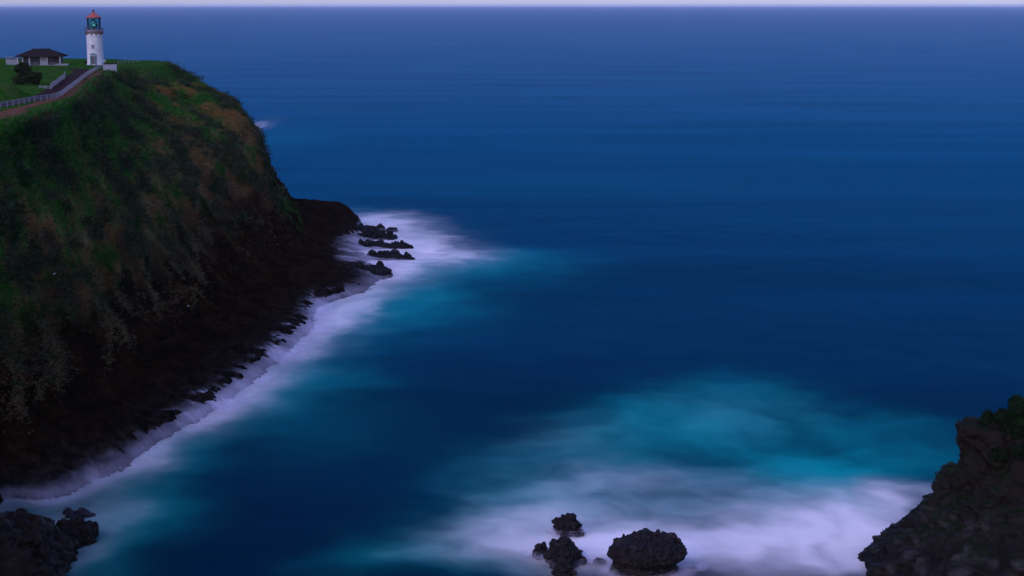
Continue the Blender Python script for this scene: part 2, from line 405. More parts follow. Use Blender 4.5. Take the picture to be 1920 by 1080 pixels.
rows.append(np.stack([np.full(nA_, 112.0) * .5 + rows[-1][:, 0] * .5, np.full(nA_, 184.8) + (rows[-1][:, 1] - 184.8) * .04, np.full(nA_, ZL[-1] + .5)], -1))
R = np.array(rows)
rk_ = np.linspace(0, len(rows) - 1, 230)
l0 = np.clip(np.floor(rk_).astype(int), 0, len(rows) - 2); ff = (rk_ - l0)[:, None, None]
R = R[l0] * (1 - ff) + R[l0 + 1] * ff
NR = grid_normals(R); HR = NR.copy(); HR[..., 2] *= .4; HR /= np.linalg.norm(HR, axis=-1, keepdims=True) + 1e-9
cen = R - np.array((110, 180, 5)); flip = np.where((HR * cen).sum(-1) < 0, -1, 1)[..., None]
HR = HR * flip
RT = 1 - smooth(np.broadcast_to(rk_[:, None], R.shape[:2]), 9.2, 10.4)
bedding = (R[..., 2] + .38 * (R[..., 0] - 45) + 2.2 * fbm(R, 6, 3, off=3.3)) / 1.7
bed = np.abs(bedding % 1.0 - .5) * 2
dR = fbm(R, 7, 3, off=1.1) * 1.2 + fbm(R, 2.4, 4, gain=.6, ridged=True, off=7.7) * .75 + (bed - .5) * .5 * smooth(fbm(R, 6, 2, off=14.), -.3, .2) + fbm(R, .9, 3, ridged=True, off=9.) * .22
dR -= .55
dR -= .9 * smooth(fbm(R * (1, 1, .5), 4.5, 3, ridged=True, off=15.), .45, .8)
R = R + HR * (dR * RT)[..., None]
R[..., 2] += (1 - RT) * .35 * fbm(R, 3, 3, off=2.)
mR = fbm(R, 4.5, 4, off=12.); mR2 = fbm(R, 1.3, 3, off=13.)
cR = mixc(np.broadcast_to(np.array((.017, .013, .011)), R.shape), np.array((.062, .052, .050)), smooth(mR + .7 * mR2, .05, .55) * smooth(R[..., 2], ZT - 5, ZT - 11))
cR = mixc(cR, np.array((.019, .0125, .008)), smooth(R[..., 2] + 2 * mR, ZT - 9, ZT - 5))
NRn = grid_normals(R); NRn = NRn * np.where((NRn * cen).sum(-1) < 0, -1, 1)[..., None]
veg = smooth(NRn[..., 2] + .5 * mR, .66, .95) * smooth(R[..., 2], 2, 6)
cR = mixc(cR, np.array((.014, .024, .006)), veg)
cR = mixc(cR, np.array((.017, .055, .010)), 1 - RT)
cliff = np_mesh('cliff', R, grid_faces(*R.shape[:2]), M_ROCK, col=np.clip(cR, .001, 1), flip=True)
prop(cliff, 'layered dark rock spur with shrubs on top, foam behind it', kind='structure')
BVR = BVHTree.FromPolygons([tuple(v) for v in R.reshape(-1, 3)], [tuple(f) for f in grid_faces(*R.shape[:2]).tolist()])

# ------------------------------------------------------------------ the sea
def axis(lo_, hi_, step, far, growth=1.12):
    a = list(np.arange(lo_, hi_, step)); s = step
    up = [hi_]
    while up[-1] < far: s *= growth; up.append(up[-1] + s)
    s = step; dn = [lo_ - step]
    while dn[-1] > -far: s *= growth; dn.append(dn[-1] - s)
    return np.array(dn[::-1] + a + up)
FAR = 58000
xs = axis(-92, 92, 0.62, FAR); ys = axis(150, 520, 0.75, FAR)
X, Y = np.meshgrid(xs, ys, indexing='ij')
S = np.stack([X, Y, np.zeros_like(X)], -1)
near = (np.abs(X) < 260) & (Y > 90) & (Y < 1500)
foam = np.zeros_like(X); aer = np.zeros_like(X)
Pn = S[near]
wx = np.stack([fbm(Pn, 22, 3, off=1.), fbm(Pn, 22, 3, off=40.), np.zeros(len(Pn))], -1)
wx2 = np.stack([fbm(Pn, 6, 3, off=2.), fbm(Pn, 6, 3, off=50.), np.zeros(len(Pn))], -1)
wx0 = np.stack([fbm(Pn, 60, 2, off=11.), fbm(Pn, 60, 2, off=140.), np.zeros(len(Pn))], -1)
Q = Pn + wx0 * 8 + wx * 8 + wx2 * 2.6
def blob(P, px, py, sx, sy, ang=0.0):
    c = U(px, py, 0); d = c[1]
    ax, ay = sx * d / F_PX, sy * d * d / (F_PX * CAM_H)
    dx, dy = (P[:, 0] - c[0]) / ax, (P[:, 1] - c[1]) / ay
    ca, sa = math.cos(ang), math.sin(ang)
    dx, dy = dx * ca + dy * sa, -dx * sa + dy * ca
    return np.exp(-(dx * dx + dy * dy))
FOAM = [  # px, py, sx, sy, strength, tilt
    (760, 462, 75, 34, 1.0, 0), (800, 478, 90, 16, .75, 0), (700, 500, 60, 26, .9, 0), (715, 425, 55, 18, .8, 0), (690, 415, 40, 10, .5, 0),
    (640, 585, 42, 34, 1.0, .3), (600, 640, 45, 36, .45, .3), (470, 735, 70, 34, .42, .5), (420, 770, 45, 25, .4, .4), (275, 850, 60, 30, .30, .4),
    (160, 960, 90, 36, .22, .3), (190, 1040, 45, 45, .14, 0),
    (490, 234, 22, 6, .30, 0),
]
AER = [
    (850, 500, 150, 26, .65, 0), (950, 478, 110, 14, .30, 0), (720, 565, 120, 36, .65, 0), (560, 720, 110, 50, .55, .4),
    (760, 590, 140, 40, .25, 0), (330, 850, 90, 40, .40, .3), (250, 950, 120, 50, .5, 0), (650, 800, 160, 60, .10, 0),
    (230, 1040, 70, 60, .25, 0), (1000, 350, 400, 16, .05, 0), (520, 260, 90, 14, .18, 0),
]
BAYF = [(1150, 1012, 230, 56, .95, 0), (1330, 1010, 240, 50, .35, 0), (1600, 990, 190, 62, .95, .15), (1715, 930, 80, 34, .55, .2), (1200, 905, 230, 44, .30, 0),
    (1380, 770, 240, 70, .09, 0), (900, 1050, 120, 46, .13, 0), (1060, 960, 150, 46, .17, 0), (1450, 930, 200, 40, .14, 0), (1040, 830, 150, 50, .10, .3)]
BAYA = [(1400, 790, 300, 90, .50, 0), (1500, 880, 210, 44, .55, 0), (1390, 715, 150, 40, .24, 0), (1150, 960, 330, 80, .50, 0), (1600, 950, 230, 80, .45, 0), (860, 1050, 230, 70, .46, 0),
    (1060, 860, 220, 70, .32, 0), (1680, 830, 150, 60, .28, 0), (1180, 780, 180, 50, .16, 0)]
f = np.zeros(len(Pn)); g = np.zeros(len(Pn))
n14 = fbm(Q, 13, 4, gain=.55, off=33.); n40 = fbm(Q * (1, .7, 1), 34, 3, off=34.); n4 = fbm(Q * (1, .5, 1), 4.0, 3, off=35.)
eF = sum(k * blob(Q, px, py, sx, sy, an) for px, py, sx, sy, k, an in BAYF)
eA = sum(k * blob(Q, px, py, sx, sy, an) for px, py, sx, sy, k, an in BAYA)
bayF = smooth(eF * (1 + .75 * n14 + .5 * n40 + .15 * n4), .02, 1.25) ** .9 * .92
bayA = smooth(eA * (1 + .55 * n14 + .6 * n40), .03, 1.0)
for px, py, sx, sy, k, an in FOAM: f += k * blob(Q, px, py, sx, sy, an)
for px, py, sx, sy, k, an in AER: g += k * blob(Q, px, py, sx, sy, an)
# surf band along the shore of the headland
shore = np.transpose(spline(ctrl, np.linspace(1, 17, 900)), (1, 0, 2))[15][:, :2]
def shore_dist(P):
    best = np.full(len(P), 1e9); arg = np.zeros(len(P), int)
    for k in range(0, len(shore), 3):
        d = (P[:, 0] - shore[k, 0]) ** 2 + (P[:, 1] - shore[k, 1]) ** 2
        m_ = d < best; best[m_] = d[m_]; arg[m_] = k
    return np.sqrt(best), arg
sd, sarg = shore_dist(Pn)
st = np.linspace(1, 17, 900)[sarg]
kS = np.interp(st, [1, 2.5, 3.2, 4, 5, 6, 7, 8, 8.6, 9.5, 10.2, 11, 12, 13, 14, 17], [.15, .25, .30, .26, .36, .68, .55, .75, 1.0, .70, .35, .9, .9, .8, .4, .3])
wS = np.interp(st, [1, 4, 6, 8, 10, 12, 17], [3.5, 3.2, 4.0, 5.0, 5, 7, 5]) * (1 + .5 * fbm(Pn, 9, 2, off=60.))
f += kS * .62 * np.exp(-(sd / np.maximum(wS, .8)) ** 1.3)
g += kS * .55 * np.exp(-(sd / (wS * 2.6)) ** 2)
streak = fbm(Q * (1.0, .55, 1), 9, 4, off=70.); fine = fbm(Q * (1, .6, 1), 2.6, 3, off=80.)
f = f * np.exp(.95 * streak + .25 * fine); g = g * (1 + .45 * streak)
dark = smooth(fbm(Q * (.6, .5, 1), 12, 3, off=90.), .1, .5)
f *= 1 - .45 * dark
foam[near] = 1 - np.exp(-1.25 * np.clip(f, 0, 3) ** 1.12); aer[near] = np.clip(1 - np.exp(-1.3 * np.clip(g, 0, 3)), 0, 1)
foam[near] = 1 - (1 - foam[near]) * (1 - bayF); aer[near] = 1 - (1 - aer[near]) * (1 - .9 * bayA)
foam = np.clip(foam, 0, .97)
S[..., 2] = 0.0
S[..., 2][near] = .10 * fbm(Pn, 14, 2, off=95.)
sea = np_mesh('sea', S, grid_faces(*X.shape), M_SEA, attrs={'foam': foam, 'aerated': aer}, flip=True)
prop(sea, 'deep blue sea with pale foam round the rocks', kind='structure')

# surf washing over the outer bench: a thin torn sheet of white water
ns_, nw = 1500, 46
ts = np.linspace(2.0, 13.6, ns_)
rowS = np.transpose(spline(ctrl, ts), (1, 0, 2))
kI = np.interp(ts, [2, 4, 6, 8, 9, 10, 10.6, 11.3, 12.4, 13, 13.6], [.3, .35, .5, .6, .5, .35, .6, 1.5, 1.5, .4, .2])[:, None]
inner = np.where(kI <= 1, rowS[13] * (1 - kI) + rowS[12] * np.minimum(kI, 1), rowS[12] * (2 - kI) + rowS[11] * (kI - 1)); outer = rowS[15][:, :2]
zin = np.minimum(inner[:, 2], 2.6) + .55; inner = inner[:, :2]
v = np.linspace(-.15, 1.75, nw)
plan = inner[:, None, :] * (1 - v)[None, :, None] + outer[:, None, :] * v[None, :, None]
vz = np.interp(v, [-.15, 0, .5, .8, 1, 1.35, 1.75], [1.0, 1.0, .80, .52, .26, .10, .03])[None, :]; Zs = vz * zin[:, None] + .1
SP_ = np.concatenate([plan, Zs[..., None]], -1)
flow = np.stack([np.broadcast_to((ts * 60)[:, None], Zs.shape), np.broadcast_to((v * 3.2)[None, :], Zs.shape), np.zeros_like(Zs)], -1)
torn = .30 * fbm(flow + .5 * np.roll(flow, 1, -1), 3.2, 3, gain=.5, off=5.) + 1.2 * fbm(SP_, 9.0, 4, off=77.)
SP_[..., 2] += .35 * fbm(SP_, 2.0, 3, off=3.)
kT = np.interp(ts, [2, 3, 4, 5, 6, 7, 8, 8.7, 9.4, 10, 10.7, 11.6, 12.3, 13, 13.6], [.25, .42, .36, .46, .85, .68, .85, 1.0, .50, .36, .55, .9, .8, .25, .1])
cover = smooth(torn * 1.3 + (v[None, :] - .85) * 1.3, -.75, 1.0) ** 1.4 * smooth(v, -.15, .5)[None, :] * (1 - smooth(v, 1.0, 1.75))[None, :] * .80 * kT[:, None]
cover = np.maximum(cover, (.62 * np.exp(-((v - .95) / .30) ** 2))[None, :] * (kT[:, None] * np.clip(.75 + .6 * fbm(SP_, 7, 3, off=12.), .2, 1.1)))
surf = np_mesh('surf_wash', SP_, grid_faces(ns_, nw), M_MIST, attrs={'cover': np.clip(cover, 0, 1)})
prop(surf, 'blurred white surf washing over the edge of the rock bench', 'surf', kind='stuff')

# ------------------------------------------------------------------ rocks in the water
def rock_mesh(name, c, rad, seed, nu=110, nv=80, knob=.25, knob_s=.9, rough=.12, prof=None, taper=0.0, strata_=0.0, col=(.026, .020, .019), lumps=0, lump_s=.4, lump_z=0.0, lean=0.0):
    """knobbly boulder; rad = half sizes in metres; prof = list of (height fraction, radius fraction)"""
    th = np.linspace(0, 2 * math.pi, nu, endpoint=False)
    if prof is None:
        ph = np.linspace(-math.pi / 2 + .02, math.pi / 2 - .004, nv); zr, rr = np.sin(ph), np.cos(ph) ** .8
    else:
        pz, pr = np.array(prof).T; tt = np.linspace(0, len(pz) - 1, nv)
        q = spline(np.stack([pz, pr], -1), tt); zr, rr = q[:, 0], np.maximum(q[:, 1], .004)
    P = np.stack([rr[:, None] * np.cos(th)[None] * rad[0], rr[:, None] * np.sin(th)[None] * rad[1], np.broadcast_to(zr[:, None] * rad[2], (nv, nu))], -1)
    Nn = P / (np.array(rad) ** 2); Nn = Nn / (np.linalg.norm(Nn, axis=-1, keepdims=True) + 1e-9)
    o_ = seed * 13.7
    s0 = max(rad)
    d = fbm(P, s0 * .9, 3, off=o_) * s0 * .22
    billow = 1 - np.abs(fbm(P, knob_s, 2, gain=.5, off=o_ + 5)) * 2.6
    d += knob * (billow - .4) + rough * fbm(P, .5, 3, gain=.6, ridged=True, off=o_ + 9)
    if strata_:
        d += strata_ * (np.abs(((P[..., 2] + .25 * fbm(P, 2.5, 2, off=o_)) / .55) % 1 - .5) * 2 - .5)
    P = P + Nn * d[..., None]
    P[..., 0] += lean * np.clip(P[..., 2] / rad[2], -.5, 1)
    P = P + np.array(c)
    Fq = [grid_faces(nv, nu, True)]; VV = [P.reshape(-1, 3)]
    if lumps:
        r = np.random.default_rng(seed + 90); lt, lp = 14, 10
        a_ = np.linspace(0, 2 * math.pi, lt, endpoint=False); b_ = np.linspace(-math.pi / 2 + .05, math.pi / 2 - .05, lp)
        sph = np.stack([np.cos(b_)[:, None] * np.cos(a_)[None], np.cos(b_)[:, None] * np.sin(a_)[None], np.broadcast_to(np.sin(b_)[:, None], (lp, lt))], -1)
        hi_ = [k for k in range(len(VV[0])) if VV[0][k, 2] > c[2] + lump_z * rad[2]]
        for k in r.choice(hi_, lumps):
            q = sph * r.uniform(.5, 1.25, 3) * lump_s * r.uniform(.6, 1.3)
            q = q * (1 + .45 * fbm(q + k, lump_s * .9, 2, ridged=True))[..., None] + VV[0][k]
            Fq.append(grid_faces(lp, lt, True) + sum(len(t_) for t_ in VV)); VV.append(q.reshape(-1, 3))
    P = np.concatenate(VV)
    n = fbm(P, 1.2, 3, off=o_)
    cc = mixc(np.broadcast_to(np.array(col), P.shape), np.array(col) * 2.1, smooth(n, .0, .5))
    o = np_mesh(name, P, np.concatenate(Fq), M_ROCK, col=cc)
    return o

GR = 'wave-washed rocks off the right cliff'
b = U(1213, 1060, 2.5)
prop(rock_mesh('sea_rock', (b[0], 178.6, 0), (4.5, 3.7, 4.1), 1, 220, 150, knob=.30, knob_s=.8, rough=.14, strata_=.14, lumps=70, lump_s=.36, lump_z=.72, lean=.6,
     prof=[(-.3, .97), (-.1, .92), (.12, .86), (.34, .82), (.42, .86), (.48, .99), (.62, 1.03), (.78, .96), (.90, .80), (.97, .45), (1.0, .02)]),
     'broad flat topped sea stack with knobbly crown, largest rock standing in the foam', 'rock', GR)
b = U(1066, 1000, 0)
prop(rock_mesh('sea_rock', (b[0], b[1], .2), (1.6, 1.4, 2.0), 2, knob=.45, knob_s=.7, lumps=34, lump_s=.36, prof=[(-.3, 1.1), (0, 1.05), (.35, .9), (.6, .7), (.85, .35), (1.0, .02)]),
     'ragged upright rock in the foam behind the twin lower rocks', 'rock', GR)
b = U(1056, 1062, 0)
prop(rock_mesh('sea_rock', (b[0], b[1] + 1.4, .2), (1.75, 2.7, 2.4), 3, 140, 100, knob=.5, knob_s=.8, lumps=46, lump_s=.40, prof=[(-.3, 1.1), (0, 1.05), (.4, .95), (.7, .7), (.9, .4), (1.0, .02)]),
     'tall lumpy rock mass between the ragged rock and the small round boulder', 'rock', GR)
b = U(1015, 1044, 0)
prop(rock_mesh('sea_rock', (b[0], b[1], .0), (.9, .9, 1.45), 4, 80, 60, knob=.3, knob_s=.6, lumps=16, lump_s=.30),
     'narrow two-lobed rock beside the tall lumpy mass, away from the stack', 'rock', GR)
b = U(1057, 1074, 0)
prop(rock_mesh('sea_rock', (b[0], b[1] - .6, -.1), (1.15, .8, .9), 14, 80, 60, knob=.3, knob_s=.6, lumps=18, lump_s=.32),
     'low lumpy rock at the seaward foot of the tall lumpy mass', 'rock', GR)
b = U(1124, 1056, 0)
prop(rock_mesh('boulder', (b[0], b[1], .1), (.82, .6, .5), 5, 60, 40, knob=.05, knob_s=.7, rough=.04),
     'small smooth round boulder alone in foam near the broad sea stack', 'rock', GR)
b = U(1298, 1068, 0)
prop(rock_mesh('boulder', (b[0], b[1], -.12), (1.15, .7, .42), 6, 60, 40, knob=.06, knob_s=.7, rough=.04, col=(.05, .045, .06)),
     'half-drowned flat boulder on the cliff side of the sea stack', 'rock', GR)
G2 = 'rocks and ledges off the point'
b = U(713, 432, 0)
prop(rock_mesh('sea_rock', (b[0], b[1], .2), (1.9, 1.6, 1.9), 7, 70, 50, knob=.25, rough=.1, prof=[(-.3, 1.1), (0, 1.0), (.4, .6), (.8, .25), (1, .02)]),
     'small pointed rock in the bright foam off the point', 'rock', G2)
b = U(735, 434, 0)
prop(rock_mesh('sea_rock', (b[0], b[1], .1), (1.7, 1.3, 1.0), 8, 70, 50, knob=.25, rough=.1),
     'low rounded rock next to the small pointed rock in foam', 'rock', G2)
def ledge(px, py, w, dep, h, seed, label):
    b = U(px, py, 0)
    prop(rock_mesh('rock_ledge', (b[0], b[1], -.1), (w, dep, h), seed, 150, 50, knob=.3, knob_s=1.6, rough=.22, strata_=.12, col=(.020, .017, .018), lumps=26, lump_s=.75, lump_z=.1,
         prof=[(-.6, 1.02), (0, 1.0), (.35, .93), (.7, .8), (.9, .5), (1.0, .02)]), label, 'rock', G2)
ledge(668, 437, 6.5, 3.2, 2.2, 21, 'stepped block at the seaward foot of the low dark point')
ledge(702, 448, 6.0, 2.0, 1.6, 22, 'narrow ledge nearest the small pointed rock off the point')
ledge(712, 465, 9.0, 2.0, 1.5, 23, 'long thin ledge running out between two washed ledges')
ledge(722, 486, 7.0, 2.2, 1.3, 24, 'broken ledge reaching farthest out into the bright foam')
b = U(740, 482, 0)
prop(rock_mesh('sea_rock', (b[0], b[1], .7), (1.2, 1.0, 1.3), 25, 60, 40, knob=.25, rough=.1), 'small upright knob on the broken outermost ledge', 'rock', G2)
ledge(670, 519, 8.5, 5.0, 2.6, 26, 'thick dark slab of bench jutting out beside the curling surf')
b = U(60, 1055, 0)
prop(rock_mesh('rock_outcrop', (b[0] - 3.5, b[1] - 2, 0), (8.6, 10.5, 4.6), 31, 200, 110, knob=.7, knob_s=2.0, rough=.4, strata_=.2, col=(.015, .010, .007), lumps=60, lump_s=.85, lump_z=.1),
     'black rock outcrop in the cove below the near end of the headland', 'rock')
b = U(148, 1008, 0)
prop(rock_mesh('rock_outcrop', (b[0] - .3, b[1] - 1.5, 0), (2.7, 2.8, 2.2), 32, 100, 60, knob=.4, knob_s=1.1, rough=.3, col=(.015, .010, .008), lumps=26, lump_s=.55, lump_z=.1),
     'rounded black rock at the water edge of the cove outcrop', 'rock')
b = U(152, 966, 0)
prop(rock_mesh('sea_rock', (b[0], b[1], -.25), (1.9, 1.1, .7), 33, 70, 40, knob=.2, knob_s=1.0, rough=.12, col=(.032, .028, .038), lumps=16, lump_s=.42, lump_z=-.2),
     'low surf-washed rock behind the cove outcrop', 'rock')

mv, mf, ma, nb = [], [], [], 0
for px, py, rx, ry in ((1213, 1075, 5.4, 4.6), (1066, 1000, 2.6, 2.2), (1056, 1050, 2.8, 3.6), (1015, 1044, 1.8, 1.7), (1124, 1056, 1.5, 1.2), (1298, 1068, 1.9, 1.3), (713, 432, 3.2, 3.0), (735, 434, 3, 2.6)):
    b = U(px, py, 0)
    for z, k in ((.22, .34), (.48, .26), (.8, .16)):
        rr_ = np.linspace(.35, 1.25 - z * .15, 9); th_ = np.linspace(0, 2 * math.pi, 48, endpoint=False)
        P_ = np.stack([b[0] + rr_[:, None] * rx * np.cos(th_), b[1] + rr_[:, None] * ry * np.sin(th_), np.full((9, 48), z)], -1)
        P_[..., 2] += .12 * fbm(P_, 1.5, 2)
        mv.append(P_.reshape(-1, 3)); mf.append(grid_faces(9, 48, True) + nb); nb += 9 * 48
        ma.append((k * (1 - smooth(rr_, .8, 1.2))[:, None] * np.clip(.7 + fbm(P_, 1.8, 3), 0, 1.4)).reshape(-1))
o = np_mesh('spray', np.concatenate(mv), np.concatenate(mf), M_MIST, attrs={'cover': np.clip(np.concatenate(ma), 0, 1)})
prop(o, 'low veil of white water round the feet of the sea rocks', 'spray', kind='stuff')

# ------------------------------------------------------------------ plant cover
def tufts(name, P, Nrm, size, cols, per=5, lean=.45, upw=.6, spread=.35, wid=.16):
    """many small blades: P base points, Nrm ground normals; returns one mesh of single triangles"""
    n = len(P); P = np.repeat(P, per, 0); Nn = np.repeat(Nrm, per, 0); sz = np.repeat(size, per); C = np.repeat(cols, per, 0)
    up = Nn * (1 - upw) + np.array((0, 0, 1)) * upw
    jit = rng.normal(size=(len(P), 3)) * lean
    dirv = up + jit; dirv /= np.linalg.norm(dirv, axis=1)[:, None]
    side = np.cross(dirv, rng.normal(size=(len(P), 3))); side /= np.linalg.norm(side, axis=1)[:, None] + 1e-9
    base = P + rng.normal(size=(len(P), 3)) * (sz * spread)[:, None] * (1, 1, .25)
    L_ = sz * rng.uniform(.55, 1.2, len(P))
    a = base - side * (sz * wid)[:, None] - Nn * .1; c = base + side * (sz * wid)[:, None] - Nn * .1; t = base + dirv * L_[:, None]
    V = np.stack([a, c, t], 1).reshape(-1, 3)
    C = C * rng.uniform(.7, 1.35, (len(P), 1))
    return np_mesh(name, V, np.arange(len(V)).reshape(-1, 3), M_LEAF, col=np.repeat(C, 3, 0), shade=False, n=3)

Gf = G.reshape(-1, 3); Nf = N1.reshape(-1, 3); PKf = PK.reshape(-1)
du = np.linalg.norm(np.gradient(G, axis=0), axis=-1); dv = np.linalg.norm(np.gradient(G, axis=1), axis=-1)
area = (du * dv).reshape(-1)
tc_ = np.broadcast_to(tk[:, None], G.shape[:2]).reshape(-1)
vis = (tc_ > 1.8) & (tc_ < 15) & (PKf > 1.0) & (np.abs(Gf[:, 0]) < Gf[:, 1] * .345 + 6)
flat = lambda a: np.asarray(a).reshape(-1)
nAf, nBf, nCf = flat(nA), flat(nB), flat(nC); zf = Gf[:, 2]; dirtf = flat(dirt); rkf = flat(rk)
patch = fbm(Gf, 8.0, 3, off=44.)
tl = np.gradient(fence_l, axis=0); tl /= np.linalg.norm(tl, axis=1)[:, None]
road_c = fence_l + np.stack([tl[:, 1], -tl[:, 0]], -1) * 2.75
road_c = np.concatenate([spline(np.array([U(112, 129.5, ZB)[:2], U(135, 129.5, ZB)[:2], U(152, 131, ZB)[:2], road_c[45]]), np.linspace(0, 3, 40, endpoint=False)), road_c[45:]])
dirt_c = spline(np.array([U(x, y, ZB)[:2] for x, y in [(185, 134), (168, 146), (140, 168), (112, 184), (60, 199), (10, 212), (-60, 226)]]), np.linspace(0, 6, 120))
def near_line(P, line):
    d = np.full(len(P), 1e9)
    for q in line[::2]: d = np.minimum(d, (P[:, 0] - q[0]) ** 2 + (P[:, 1] - q[1]) ** 2)
    return np.sqrt(d)
clear = (near_line(Gf, road_c) > 2.6) & (near_line(Gf, dirt_c) > 1.7)
LHP = U(179.5, 122.5, ZB); HOUSE = U(74, 124.5, ZB)
clear &= (np.hypot(Gf[:, 0] - LHP[0], Gf[:, 1] - LHP[1]) > 3.2) & (np.hypot((Gf[:, 0] - HOUSE[0]) / 7.5, (Gf[:, 1] - HOUSE[1] - 4) / 6) > 1)
def pick(weight, count):
    w = weight * area * vis * clear; w = w / w.sum()
    idx = rng.choice(len(Gf), count, p=w)
    return idx
# grass on the top and the upper slope
i = pick(smooth(zf, 26, 40) * (1 - .8 * dirtf), 70000)
P_ = Gf[i] + rng.uniform(-.4, .4, (len(i), 3)) * (1, 1, 0)
c_ = np.where((rng.random(len(i)) < .7)[:, None], np.array((.028, .150, .016)), np.array((.10, .150, .045)))
onTop = PKf[i] < 3
o = tufts('grass', P_, Nf[i], np.where(onTop, rng.uniform(.12, .3, len(i)), rng.uniform(.3, .75, len(i))), c_, per=3)
prop(o, 'green grass covering the headland top and upper slope', 'grass', kind='stuff')
# low scrub in clumps on the slope
i = pick(smooth(zf, 10, 24) * smooth(patch, -.05, .35) * (PKf > 3.3) * (1 - smooth(zf, 49, 52)), 4600)
cc_ = Gf[i]
m_ = 22
P_ = np.repeat(cc_, m_, 0) + rng.normal(size=(len(i) * m_, 3)) * np.repeat(rng.uniform(.3, 1.15, len(i)) ** 1.2, m_)[:, None] * (1, 1, .55)
k_ = rng.random(len(i)); base_c = np.where((k_ < .55)[:, None], np.array((.022, .060, .016)), np.where((k_ < .8)[:, None], np.array((.085, .11, .060)), np.array((.09, .055, .026))))
o = tufts('scrub', P_ + np.repeat(Nf[i], m_, 0) * .35, np.repeat(Nf[i], m_, 0), np.repeat(rng.uniform(.3, .6, len(i)), m_), np.repeat(base_c, m_, 0), per=3, lean=.8)
prop(o, 'low dark green scrub in clumps down the headland slope', 'scrub', kind='stuff')
# pale dry grass hanging on the lower face
i = pick((.45 + .55 * (1 - smooth(tc_, 8.2, 9.2))) * smooth(zf, 6, 12) * (1 - smooth(zf, 32, 42)) * smooth(patch + .6 * nCf, -.15, .45) * (PKf > 4) * (1 - .75 * smooth(tc_, 8.3, 9.6) * (1 - smooth(zf, 12, 22))), 60000)
P_ = Gf[i] + rng.uniform(-.5, .5, (len(i), 3))
k_ = rng.random(len(i)); c_ = np.where((k_ < .45)[:, None], np.array((.27, .19, .085)), np.where((k_ < .75)[:, None], np.array((.19, .11, .045)), np.array((.15, .165, .075))))
o = tufts('dry_grass', P_ + Nf[i] * .15, Nf[i], rng.uniform(.16, .42, len(i)), c_, per=3, upw=.1, lean=.6)
prop(o, 'pale dry grass clinging to the lower headland cliff', 'grass', kind='stuff')

def shrub(name, loc, w, h, n, seed, label, group=None, leaf=.16, col=(.014, .030, .010), lobes=9, dep=None):
    r = np.random.default_rng(seed)
    t = bpy.data.objects.new(name, None); COL.objects.link(t); t.location = loc
    prop(t, label, 'shrub', group)
    dep = dep or w
    C = r.normal(size=(lobes, 3)); C /= np.linalg.norm(C, axis=1)[:, None]
    C = C * np.array((w * .33, dep * .33, h * .28)) * r.uniform(.3, 1, (lobes, 1)) + (0, 0, h * .55)
    Rr = r.uniform(.20, .36, lobes) * min(w, h * 1.3)
    k = r.integers(0, lobes, n)
    d = r.normal(size=(n, 3)); d /= np.linalg.norm(d, axis=1)[:, None]
    P = C[k] + d * (Rr[k] * r.uniform(.55, 1.08, n) ** .7)[:, None]
    P[:, 2] = np.abs(P[:, 2]) + .03
    nn = d + r.normal(size=(n, 3)) * .7; nn /= np.linalg.norm(nn, axis=1)[:, None]
    a = np.cross(nn, r.normal(size=(n, 3))); a /= np.linalg.norm(a, axis=1)[:, None]; b2 = np.cross(nn, a)
    sz = leaf * r.uniform(.6, 1.3, n)[:, None]
    V = np.stack([P - a * sz, P - b2 * sz * .55, P + a * sz, P + b2 * sz * .55], 1).reshape(-1, 3)
    cc = np.array(col) * r.uniform(.6, 1.5, (n, 1))
    o = np_mesh('foliage', V, np.arange(n * 4).reshape(-1, 4), M_LEAF, col=np.repeat(cc, 4, 0), shade=False); o.parent = t
    bm = bmesh.new()
    for q in range(min(lobes, 7)):
        p0 = Vector((r.normal() * .05 * w, r.normal() * .05 * w, -.3)); p1 = Vector(C[q]) * .95
        tube(bm, [p0, (p0 + p1) / 2 + Vector((0, 0, -.08 * h)), p1], [.05 * h ** .5, .035 * h ** .5, .012], 6)
    link(bm, 'stem', M_BARK, t)
    return t

# ------------------------------------------------------------------ bmesh helpers for built things
def link(bm, name, mat, parent=None, smooth_=False, bevel=0.0):
    me = bpy.data.meshes.new(name); bm.normal_update(); bm.to_mesh(me); bm.free()
    if smooth_: me.polygons.foreach_set('use_smooth', np.ones(len(me.polygons), bool))
    me.materials.append(mat)
    o = bpy.data.objects.new(name, me); COL.objects.link(o)
    if parent: o.parent = parent
    return o

def box(bm, c, s, rz=0.0, bev=0.0):
    r = bmesh.ops.create_cube(bm, size=1.0)
    M = Matrix.Translation(c) @ Matrix.Rotation(rz, 4, 'Z') @ Matrix.Diagonal((*s, 1))
    bmesh.ops.transform(bm, matrix=M, verts=r['verts'])
    return r['verts']

def tube(bm, pts, rad, n=8):
    rings = []
    for k, p in enumerate(pts):
        d = (pts[min(k + 1, len(pts) - 1)] - pts[max(k - 1, 0)]).normalized()
        a = d.cross(Vector((.3, .5, 1))).normalized(); b2 = d.cross(a)
        r_ = rad[k] if isinstance(rad, (list, tuple)) else rad
        rings.append([bm.verts.new(p + a * (r_ * math.cos(2 * math.pi * j / n)) + b2 * (r_ * math.sin(2 * math.pi * j / n))) for j in range(n)])
    for k in range(len(rings) - 1):
        for j in range(n): bm.faces.new((rings[k][j], rings[k][(j + 1) % n], rings[k + 1][(j + 1) % n], rings[k + 1][j]))
    bm.faces.new(rings[0][::-1]); bm.faces.new(rings[-1])

def lathe(bm, prof, n=48, cap=True):
    rings = [[bm.verts.new((r * math.cos(2 * math.pi * j / n), r * math.sin(2 * math.pi * j / n), z)) for j in range(n)] for r, z in prof]
    for k in range(len(rings) - 1):
        for j in range(n): bm.faces.new((rings[k][j], rings[k][(j + 1) % n], rings[k + 1][(j + 1) % n], rings[k + 1][j]))
    if cap: bm.faces.new(rings[0][::-1]); bm.faces.new(rings[-1])

